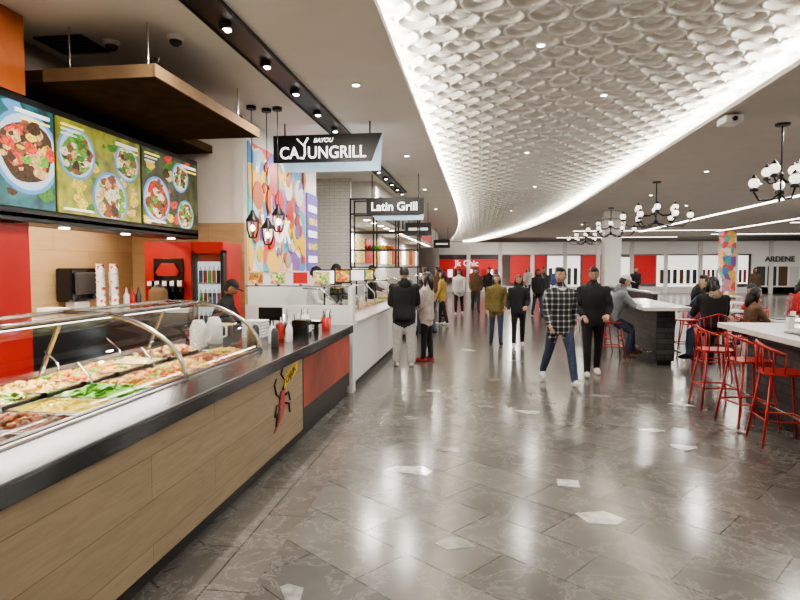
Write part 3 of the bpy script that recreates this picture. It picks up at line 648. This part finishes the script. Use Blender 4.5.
chandelier(4.15,8.95,.33,7,1,-.1); chandelier(4.05,14.5,.72,12,2,-.08); chandelier(4.3,20.5,.72,12,3); chandelier(4.6,27,.72,12,4)

def bartable(x0,x1,y0,y1,z=.97):
    b=B('bar_table'); b.box(x0,x1,y0,y1,z-.06,z,'quartz'); b.box(x0+.25,x1-.25,y0+.2,y1-.2,.08,z-.06,'brickd'); b.box(x0+.245,x1-.245,y0+.19,y0+.2,.08,z-.06,'brickdx'); b.box(x0+.28,x1-.28,y0+.23,y1-.23,0,.08,'black')
    for x in (x0+.14,x1-.14):
        b.tube([(x,y0+.25,.22),(x,y1-.25,.22)],.016,'steel',8)
        for t in (.1,.5,.9): y=y0+(y1-y0)*t; b.tube([(x,y,.22),(x+(.13 if x<(x0+x1)/2 else -.13),y,.22)],.012,'steel',6)
    return b.done(bevel=.006)
bartable(2.75,3.55,2.6,7.3); bartable(2.62,3.4,9.9,12.8); bartable(2.7,3.5,15.5,18)
b=B('drink_cup'); b.lathe([(.032,0),(.042,.12),(.044,.125)],(3.2,6.6,.97),'paper',14); b.cyl((3.2,6.6,1.095),(3.2,6.6,1.105),.044,.04,'black'); b.done()
b=B('food_tray'); b.box(2.95,3.35,5.9,6.2,.97,.982,'char'); b.box(3.0,3.15,5.95,6.1,.982,1.03,'paper'); b.done(bevel=.004)
def mkstool(nm='bar_stool'):
    b=B(nm); z=.66; n=20
    ring=[(.19*math.copysign(abs(math.cos(t))**.6,math.cos(t)),.19*math.copysign(abs(math.sin(t))**.6,math.sin(t))) for t in np.linspace(0,2*math.pi,n,endpoint=False)]
    b.prism(ring,lambda u,v,d:(u,v,z+d+.25*(u*u+v*v)),.0,-.02,'redm')
    for sx in (-1,1):
        for sy in (-1,1): b.tube([(sx*.13,sy*.13,z),(sx*.21,sy*.21,0.0)],.012,'redm',8)
    q=.178; zf=.24; b.tube([(-q,-q,zf),(q,-q,zf),(q,q,zf),(-q,q,zf)],.010,'redm',8,closed=True)
    rail=[(-.03+ -.19*math.cos(t),.205*math.sin(t),z+.28-.10*abs(t)/1.5) for t in np.linspace(-1.5,1.5,13)]
    b.tube(rail,.012,'redm',8)
    for i in range(0,13,2):
        x,y,zz=rail[i]; b.tube([(x,y,zz),(x*.92,y*.86,z+.01)],.007,'redm',6)
    return b.done(origin=(0,0,0))
s0=mkstool(); s0.location=(2.70,7.2,0)
for (x,y,r) in ((2.72,6.4,0.15),(2.72,5.72,-.1),(2.72,4.7,0),(2.28,10.7,0),(2.3,11.9,.1),(3.75,10.2,math.pi),(3.72,11.3,math.pi),(3.9,6.6,math.pi),(3.9,5.4,math.pi),(3.4,9.2,math.pi/2),(2.4,16.2,0),(2.4,17.2,0)): inst(s0,(x,y,0),r)
def mkchair():
    b=B('dining_chair'); z=.45
    ring=[(.2*math.copysign(abs(math.cos(t))**.6,math.cos(t)),.2*math.copysign(abs(math.sin(t))**.6,math.sin(t))) for t in np.linspace(0,2*math.pi,18,endpoint=False)]
    b.prism(ring,lambda u,v,d:(u,v,z+d),0,-.02,'redm')
    for sx in (-1,1):
        for sy in (-1,1): b.tube([(sx*.14,sy*.14,z-.01),(sx*.2,sy*.2,0)],.012,'redm',8)
    rail=[(-.02-.19*math.cos(t),.2*math.sin(t),z+.36-.1*abs(t)/1.4) for t in np.linspace(-1.3,1.3,11)]
    b.tube(rail,.012,'redm',8)
    for i in range(0,11,2): x,y,zz=rail[i]; b.tube([(x,y,zz),(x*.9,y*.88,z-.01)],.007,'redm',6)
    return b.done(origin=(0,0,0))
def mktable():
    b=B('dining_table'); b.box(-.38,.38,-.38,.38,.71,.74,'quartz'); b.cyl((0,0,.02),(0,0,.71),.035,.035,'black'); b.lathe([(.26,0),(.25,.015),(.04,.03)],(0,0,0),'black',24); b.box(-.2,.05,-.1,.2,.742,.755,'char'); b.cyl((.15,.15,.74),(.15,.15,.87),.035,.042,'paperred',12)
    return b.done(origin=(0,0,0))
ch=mkchair(); tb=mktable(); first=True; seats=[]
grid=[(5.0,8.3),(5.1,10.6),(5.0,12.9),(7.2,10.2),(7.4,13),(9.6,12.6),(6.2,16),(8.6,16.2),(11,15.5),(13,17),(7.5,19.5),(10.5,20),(13.5,21)]
for (x,y) in grid:
    if first: tb.location=(x,y,0); ch.location=(x-.62,y,0); first=False
    else: inst(tb,(x,y,0)); inst(ch,(x-.62,y,0))
    inst(ch,(x+.62,y,0),math.pi); seats.append((x-.62,y,-90)); seats.append((x+.62,y,90))
b=B('low_divider_wall'); b.box(4.3,4.42,15.5,24,0,.95,'brickd'); b.box(4.26,4.46,15.5,24,.95,1.0,'quartz'); b.done(bevel=.005)

# ------------------------------------------------------------ people
def hand(b,W,d,nrm,s,mat,curl=.5):
    d=Vector(d).normalized(); nrm=Vector(nrm); nrm=(nrm-d*nrm.dot(d)).normalized(); l=d.cross(nrm)
    R=Matrix((l,d,nrm)).transposed().to_4x4(); T=Matrix.Translation(W)@R
    b.sphere((0,.045*s,0),(.040*s,.055*s,.017*s),mat,10,7,T=T)
    for i,(ox,ln) in enumerate(((-.029,.068),(-.010,.078),(.010,.073),(.028,.056))):
        p=[Vector((ox,.080,0)),Vector((ox*1.08,.080+ln*.42,.10*curl*.35)),Vector((ox*1.1,.080+ln*.75,.036*curl*1.6)),Vector((ox*1.05,.080+ln*.9,.062*curl*1.5))]
        b.tube([T@(q*s) for q in p],[.0095*s,.009*s,.008*s,.0062*s],mat,6)
    p=[Vector((-.03,.025,0)),Vector((-.055,.05,.012)),Vector((-.062,.085,.022))]
    b.tube([T@(q*s) for q in p],[.012*s,.0105*s,.008*s],mat,6)
def person(name,x,y,face,Ht=1.6,top='blackc',pants='blackc',shoe='blackc',skin='skin',hair='hair',style='short',
           legs=((0,0),(0,0)),arms=((.05,.12,.15),(.05,.12,.15)),lean=0,hy=0,hp=0,hipz=None,bulk=1.0,leg_w=1.0,vox=.018,hem=.12,hood=False,z0=0,spread=.02,collar=None):
    s=Ht/1.7
    E=bpy.data.objects.new(name,None); COL.objects.link(E); E.empty_display_size=.2
    P=Vector((0,0,.92*s)) if hipz is None else Vector((0,0,hipz))
    caps=[]
    g=B('body'); sd=Vector((0,math.sin(lean),math.cos(lean))); fw=Vector((0,math.cos(lean),-math.sin(lean))); X=Vector((1,0,0))
    rings=[(-hem,.168,.122),(-hem*.4,.172,.128),(.05,.165,.122),(.14,.155,.115),(.27,.172,.123),(.38,.185,.122),(.45,.180,.108),(.50,.14,.09),(.54,.075,.07),(.565,.06,.062)]
    n=20; vs=[]
    for o,rx,ry in rings:
        c=P+sd*(o*s); rx*=s*(bulk if o<.5 else 1); ry*=s*(bulk if o<.5 else 1)
        if o<0 and hipz is not None: c=P+sd*(o*.35*s)
        for k in range(n):
            t=2*math.pi*k/n; cx,sx=math.cos(t),math.sin(t)
            vs.append(c+X*(rx*math.copysign(abs(cx)**.85,cx))+fw*(ry*math.copysign(abs(sx)**.85,sx)))
    L=len(rings); fs=[(j*n+k,j*n+(k+1)%n,(j+1)*n+(k+1)%n,(j+1)*n+k) for j in range(L-1) for k in range(n)]
    fs+=[tuple(range(n-1,-1,-1)),tuple((L-1)*n+k for k in range(n))]; g.add(vs,fs,'skin')
    for j in range(L-1):
        for q in (0,.5):
            o=rings[j][0]*(1-q)+rings[j+1][0]*q; rx=(rings[j][1]*(1-q)+rings[j+1][1]*q)*s*bulk; ry=(rings[j][2]*(1-q)+rings[j+1][2]*q)*s*bulk
            c=P+sd*(o*s if not(o<0 and hipz is not None) else o*.35*s); w=max(.001,rx-ry); caps.append((c-X*w,c+X*w,ry,ry,0))
    nb=P+sd*(.50*s); nd=Vector((0,math.sin(lean*.45),math.cos(lean*.45))); hc=P+sd*(.545*s)+nd*(.135*s)
    g.tube([nb,hc-nd*(.03*s)],[.056*s,.05*s],'skin',12); caps.append((nb+sd*.075*s,hc-nd*.03*s,.05*s,.05*s,2))
    g.sphere(P-Vector((0,0,.02*s)),(.15*s,.115*s,.12*s),'skin',16,10); caps.append((P-X*.05*s-Vector((0,0,.04*s)),P+X*.05*s-Vector((0,0,.04*s)),.1*s,.1*s,1))
    hd=[]
    for i,sx in enumerate((-1,1)):
        th,kb=legs[i][:2]; fp=legs[i][2] if len(legs[i])>2 else None
        hip=P+Vector((sx*.088*s,0,-.03*s)); kn=hip+Vector((sx*spread,math.sin(th),-math.cos(th))).normalized()*.42*s
        a=th-kb; an=kn+Vector((sx*spread*.5,math.sin(a),-math.cos(a))).normalized()*.40*s
        mid=kn.lerp(an,.35); lw=leg_w*s
        pts=[hip,hip.lerp(kn,.5),kn,mid,an]; rs=[.094*s,.082*lw,.064*lw,.062*lw,.050*lw*(1.05 if leg_w>1 else 1)]
        g.tube(pts,rs,'skin',14); g.sphere(kn,.062*lw,'skin',10,8)
        for q in range(4): caps.append((pts[q],pts[q+1],rs[q],rs[q+1],1))
        f=fp if fp is not None else 0
        fd=Vector((sx*.12,math.cos(f),math.sin(f))).normalized(); up=Vector((0,-math.sin(f),math.cos(f))); sl=fd.cross(up)
        base=an-up*.045*s
        T=Matrix((sl,fd,up)).transposed().to_4x4(); T=Matrix.Translation(base+fd*.055*s)@T
        def ff(u):
            z=u[2]; z=max(z,-.62); w=1-.12*max(0,-u[1]); zz=z*(1-.35*max(0,u[1]))
            return (math.copysign(abs(u[0])**.8,u[0])*w,u[1],zz if z>0 else z)
        g.sphere((0,0,0),(.047*s,.135*s,.055*s),'skin',16,10,T=T,fn=ff)
        caps.append((base-fd*.03*s,base+fd*.14*s,.045*s,.04*s,3))
        ua,out,eb=arms[i][:3]; inw=arms[i][3] if len(arms[i])>3 else 0
        sh=P+sd*(.435*s)+X*(sx*.178*s*min(bulk,1.1))
        el=sh+Vector((sx*math.sin(out),math.sin(ua)*math.cos(out),-math.cos(ua)*math.cos(out)))*.28*s
        fa=ua+eb; fd2=Vector((-sx*inw,math.sin(fa),-math.cos(fa))).normalized(); wr=el+fd2*.235*s
        ab=s*(1+(bulk-1)*.9)
        pts=[sh-X*sx*.03*s,sh.lerp(el,.5),el,el.lerp(wr,.5),wr]; rs=[.066*ab,.058*ab,.050*ab,.046*ab,.036*ab]
        g.tube(pts,rs,'skin',12); g.sphere(el,.049*ab,'skin',10,8); g.sphere(sh,.064*ab,'skin',10,8)
        for q in range(4): caps.append((pts[q],pts[q+1],rs[q],rs[q+1],0))
        hd.append((wr-fd2*.01*s,fd2,sx))
    me=g.mesh(); ob=bpy.data.objects.new('body',me); COL.objects.link(ob)
    md=ob.modifiers.new('r','REMESH'); md.mode='VOXEL'; md.voxel_size=vox
    sm=ob.modifiers.new('s','SMOOTH'); sm.iterations=3; sm.factor=.5
    dg=bpy.context.evaluated_depsgraph_get(); ev=ob.evaluated_get(dg); m2=bpy.data.meshes.new_from_object(ev)
    ob.modifiers.clear(); ob.data=m2; m2.materials.clear()
    for mt in (top,pants,skin,shoe): m2.materials.append(M[mt])
    npoly=len(m2.polygons); cen=np.empty(npoly*3,dtype=np.float32); m2.polygons.foreach_get('center',cen); cen=cen.reshape(-1,3)
    best=np.full(npoly,1e9); lab=np.zeros(npoly,dtype=np.int32)
    for p0,p1,r0,r1,lb in caps:
        a=np.array(p0);d=np.array(p1)-a; dd=max(1e-9,d@d); t=np.clip(((cen-a)@d)/dd,0,1)
        dist=np.linalg.norm(cen-(a+t[:,None]*d),axis=1)-(r0+(r1-r0)*t)
        if lb==0: dist-= .006
        k=dist<best; best[k]=dist[k]; lab[k]=lb
    m2.polygons.foreach_set('material_index',lab); m2.polygons.foreach_set('use_smooth',np.ones(npoly,dtype=bool)); m2.update()
    ob.parent=E
    hb=B('hands')
    for W,d,sx in hd: hand(hb,W,d,(-sx,.25,0.0) if abs(d.z)>.5 else (0,0,-1),s,skin)
    hb.done(parent=E)
    k=B('head'); RT=Matrix.Translation(hc)@Matrix.Rotation(hy,4,'Z')@Matrix.Rotation(hp,4,'X')@Matrix.Scale(s,4)
    def hf(u):
        x_,y_,z_=u; w=1
        if z_<0: w=1-.30*(-z_)**1.6
        yy=y_*(.95 if y_>0 else 1.02)
        if z_<-.1 and y_<0: yy*=1-.35*(-z_)
        if y_>.3 and abs(z_+.02)<.25 and .2<abs(x_)<.55: yy-=.05
        return (x_*w,yy,z_)
    k.sphere((0,0,0),(.074,.094,.115),skin,20,16,T=RT,fn=hf)
    k.sphere((0,.09,-.018),(.013,.020,.022),skin,8,6,T=RT); k.sphere((0,.084,.008),(.009,.014,.03),skin,8,6,T=RT)
    for sx in (-1,1):
        k.sphere((sx*.028,.078,.008),(.013,.008,.008),'eyew',8,6,T=RT); k.sphere((sx*.028,.0845,.008),(.006,.004,.006),'eye',8,6,T=RT)
        k.sphere((sx*.029,.083,.026),(.017,.006,.004),hair,8,5,T=RT); k.sphere((sx*.075,-.002,-.008),(.010,.019,.030),skin,8,7,T=RT)
    k.sphere((0,.079,-.055),(.023,.008,.007),'lip',10,6,T=RT)
    k.done(parent=E)
    hb=B('hair')
    kp=lambda a,b_,c:(c>.42) or (b_<.25 and c>.05) or (b_<-.1 and c>-.45)
    if style=='short': hb.sphere((0,-.006,.012),(.083,.102,.120),hair,20,14,T=RT,keep=kp); hb.sphere((0,.04,.098),(.06,.048,.034),hair,10,8,T=RT)
    if style=='long':
        hb.sphere((0,-.010,.010),(.090,.106,.122),hair,20,14,T=RT,keep=kp)
        hb.tube([RT@Vector(p) for p in ((0,-.05,.03),(0,-.075,-.08),(0,-.085,-.18),(0,-.08,-.27))],[.085*s,.088*s,.075*s,.035*s],hair,12,flat=.6)
        for sx in (-1,1): hb.tube([RT@Vector(p) for p in ((sx*.06,0,.05),(sx*.082,.0,-.05),(sx*.08,.01,-.18))],[.03*s,.03*s,.015*s],hair,8)
    if style in('cap','whitecap'):
        cm='blackc' if style=='cap' else 'whitec'
        hb.sphere((0,-.006,.0),(.081,.099,.112),hair,18,12,T=RT,keep=lambda a,b_,c:b_<0 and -.4<c<.4)
        hb.sphere((0,-.002,.02),(.086,.104,.112),cm,20,14,T=RT,keep=lambda a,b_,c:c>.18)
        hb.sphere((0,.11,.045),(.062,.065,.010),cm,14,6,T=RT)
    if style=='beanie': hb.sphere((0,-.004,.015),(.088,.104,.125),'dkgrey',20,14,T=RT,keep=lambda a,b_,c:c>.12 or(b_<0 and c>-.2))
    hb.done(parent=E)
    if hood or collar:
        c=B('hood' if hood else 'collar'); cc=P+sd*(.515*s); mt=collar or top
        c.tube([cc+X*(.085*s*math.cos(t))+fw*(.078*s*math.sin(t)-.005)-sd*(.03*s*max(0,math.sin(t))) for t in np.linspace(0,2*math.pi,18,endpoint=False)],.030*s,mt,8,closed=True)
        if hood:
            R=Matrix.Translation(cc-fw*.095*s)@Matrix.Rotation(-lean,4,'X'); c.sphere((0,0,-.02*s),(.10*s,.055*s,.10*s),mt,14,9,T=R)
        c.done(parent=E)
    if hipz is None:
        zmin=min(v.co.z for v in m2.vertices); zz=-zmin+z0+.002
    else: zz=z0
    E.location=(x,y,zz); E.rotation_euler=(0,0,math.radians(face))
    return E
person('man_in_plaid_overshirt',1.1,8.35,192,1.62,top='plaid',pants='jean',shoe='whitec',legs=((.40,.10,.18),(-.34,.30,-.35)),arms=((-.30,.18,.25),(.28,.18,.45)),hy=-.75,hp=.02,vox=.013,hem=.16,collar='whitec',hair='hair',bulk=1.03,spread=.06)
person('man_in_black_jacket',1.66,9.0,178,1.60,top='blackc',pants='blackc',shoe='whitec',legs=((-.18,.22,-.2),(.24,.06,.1)),arms=((.12,.2,1.0,.35),(.12,.2,.9,.35)),hy=-.1,hp=-.25,vox=.015,hood=True,bulk=1.1)
person('man_in_black_puffer',-1.22,9.5,12,1.60,top='blackc',pants='ltgrey',shoe='whitec',legs=((.03,.02),(-.03,.03)),arms=((.2,.14,1.1,.3),(.2,.14,1.1,.3)),hood=True,bulk=1.2,leg_w=1.35,vox=.015,hy=.2,hp=-.15,spread=.06)
person('woman_in_beige_puffer',-.90,10.05,75,1.50,top='beige',pants='blackc',shoe='redc',style='long',legs=((.05,.03),(-.05,.03)),arms=((.2,.12,1.0,.3),(.2,.12,1.0,.3)),bulk=1.08,vox=.015)
person('woman_in_olive_jacket',.34,12.4,183,1.46,top='olive',pants='jean',shoe='blackc',style='long',legs=((.2,.08,.1),(-.18,.2,-.2)),arms=((.15,.15,.7,.2),(-.1,.15,.3)),bulk=1.08,vox=.016)
person('woman_in_black_coat',.78,12.2,177,1.44,top='blackc',pants='blackc',shoe='whitec',style='long',legs=((-.15,.15,-.15),(.16,.06,.1)),arms=((.2,.15,.9,.3),(.1,.15,.5)),bulk=1.1,vox=.016,hair='hairb',hood=True)
far=[('man_in_dark_coat',-1.3,14.2,60,1.6,'dkgrey','jean','short'),('woman_in_yellow_jacket',-1.05,16.6,80,1.5,'yelc','blackc','long'),('man_in_brown_jacket',-1.35,19,70,1.62,'brownc','jean','short'),
 ('woman_in_white_coat',-.72,20.5,170,1.55,'whitec','blackc','long'),('man_in_brown_jacket',-.15,21.5,185,1.6,'brownc','dkgrey','beanie'),('man_in_dark_coat',.35,23,180,1.6,'blackc','blackc','short'),
 ('woman_in_black_coat',1.9,20,200,1.55,'blackc','jean','long'),('man_in_dark_coat',2.4,23,170,1.6,'dkgrey','blackc','short'),('man_in_red_shirt',-.3,29,180,1.62,'redc','jean','short'),
 ('man_in_dark_coat',3.4,27,180,1.62,'bluec','jean','short'),('woman_in_white_coat',2.6,33,180,1.6,'whitec','jean','long'),('man_in_dark_coat',7.0,28,150,1.62,'blackc','jean','short'),('woman_in_dark_coat',12.5,29,180,1.6,'brownc','jean','long')]
for i,(n_,x,y,fc,h_,tp,pn,st_) in enumerate(far):
    a=.2*(-1)**i
    person(n_,x,y,fc,h_,top=tp,pants=pn,shoe='whitec' if i%2 else 'blackc',style=st_,legs=((a,.08),(-a,.18)),arms=((-a*.8,.14,.3),(a*.8,.14,.3+.3*(i%3))),bulk=1.08,vox=.024,skin='skin' if i%3 else 'skin2')
person('cook_in_black_cap',-3.15,6.65,-80,1.48,top='blackc',pants='blackc',style='cap',lean=.42,legs=((.15,.2),(.05,.1)),arms=((.5,.15,.7,.1),(.5,.15,.7,.1)),hp=-.5,vox=.016,skin='skin2')
person('cook_in_white_shirt',-2.78,9.6,-90,1.6,top='whitec',pants='blackc',style='cap',lean=.1,arms=((.4,.12,.9,.1),(.4,.12,.9,.1)),hp=-.3,vox=.02)
person('cook_in_black_shirt',-2.8,11.3,-90,1.65,top='blackc',pants='blackc',style='cap',arms=((.4,.12,.9,.1),(.4,.12,.9,.1)),hp=-.3,vox=.02)
person('cook_in_black_shirt',-2.8,15.2,-90,1.65,top='blackc',pants='blackc',style='cap',arms=((.4,.12,.9,.1),(.4,.12,.9,.1)),hp=-.2,vox=.024)
person('seated_man_in_grey_hoodie',2.26,10.7,-90,1.66,top='grey',pants='jean',shoe='brownc',style='whitecap',hipz=.75,lean=.42,legs=((1.15,1.05),(1.0,1.2)),arms=((.75,.2,.75,.25),(.75,.2,.75,.25)),hp=-.35,bulk=1.15,hood=True,vox=.015)
person('seated_woman_in_fur_coat',3.42,9.2,0,1.55,top='blackc',pants='blackc',style='long',hipz=.75,lean=.15,legs=((1.2,1.1),(1.1,1.1)),arms=((.5,.2,.9,.3),(.5,.2,.9,.3)),bulk=1.2,hood=True,collar='fur',vox=.016)
person('seated_man_in_black_coat',3.8,10.2,90,1.6,top='blackc',pants='jean',hipz=.75,lean=.3,legs=((1.2,1.1),(1.1,1.1)),arms=((.7,.2,.8,.3),(.7,.2,.8,.3)),bulk=1.1,vox=.018)
tops=['blackc','dkgrey','brownc','dkgrey','bluec','redc','blackc','grey','blackc']
for i,(x,y,fc) in enumerate(seats):
    if i in (3,8,13,18,21,24): continue
    person('seated_woman' if i%2==0 else 'seated_man',x,y,fc,1.6,top=tops[i%9],pants='jean' if i%3 else 'blackc',style='long' if i%2==0 else ('beanie' if i%5==0 else 'short'),hipz=.535,lean=.2,legs=((1.5,1.5),(1.4,1.45)),arms=((.55,.15,.9,.25),(.55,.15,.9,.25)),hp=-.2,vox=.024,skin='skin' if i%4 else 'skin2',hair='hair' if i%3 else 'hairb')

# ------------------------------------------------------------ lights
def area(name,loc,size,power,col=(1,.94,.86),rot=(0,0,0),sy=None):
    l=bpy.data.lights.new(name,'AREA'); l.energy=power; l.color=col; l.size=size
    if sy: l.shape='RECTANGLE'; l.size_y=sy
    else: l.shape='DISK'
    o=bpy.data.objects.new(name,l); COL.objects.link(o); o.location=loc; o.rotation_euler=rot; return o
for y in (2,4.2,6.4,8.6,11,13.5): area('track_spot_lamp',(-2.05,y,3.5),.1,38,(1,.92,.82))
for (x,y) in dl:
    z=3.56 if (x<-1 or x>3) else 3.85
    area('downlight_lamp',(x,y,z),.1,38 if x>3 else 24)
for y in (12,20,28): area('linear_lamp',(8.7,y,3.57),.2,150,(1,.96,.9),sy=6)
for (x,y) in ((12,18),(17,24),(17,34),(9,34),(2,36),(-2.9,16),(-2.9,21),(-2.9,27)): area('panel_lamp',(x,y,3.5 if x>0 else 2.7),.4,220 if x>0 else 50,(1,.96,.9))
area('kitchen_lamp',(-4.3,5.2,2.17),.15,38,(1,.84,.66),sy=3.2)
area('counter_lamp',(-2.58,2.6,1.25),.04,22,(1,.94,.84),sy=4)
area('entrance_lamp',(.8,-1.5,3.5),1.2,80,(1,.94,.86)); area('entrance_lamp',(4.5,0,3.5),.6,50,(1,.94,.86))
w=bpy.data.worlds.new('world'); scene.world=w; w.use_nodes=True; w.node_tree.nodes['Background'].inputs[0].default_value=(.5,.48,.45,1); w.node_tree.nodes['Background'].inputs[1].default_value=.3
try:
    scene.view_settings.view_transform='AgX'; scene.view_settings.look='AgX - Medium High Contrast'; scene.view_settings.exposure=.38
except Exception as e: print(e)
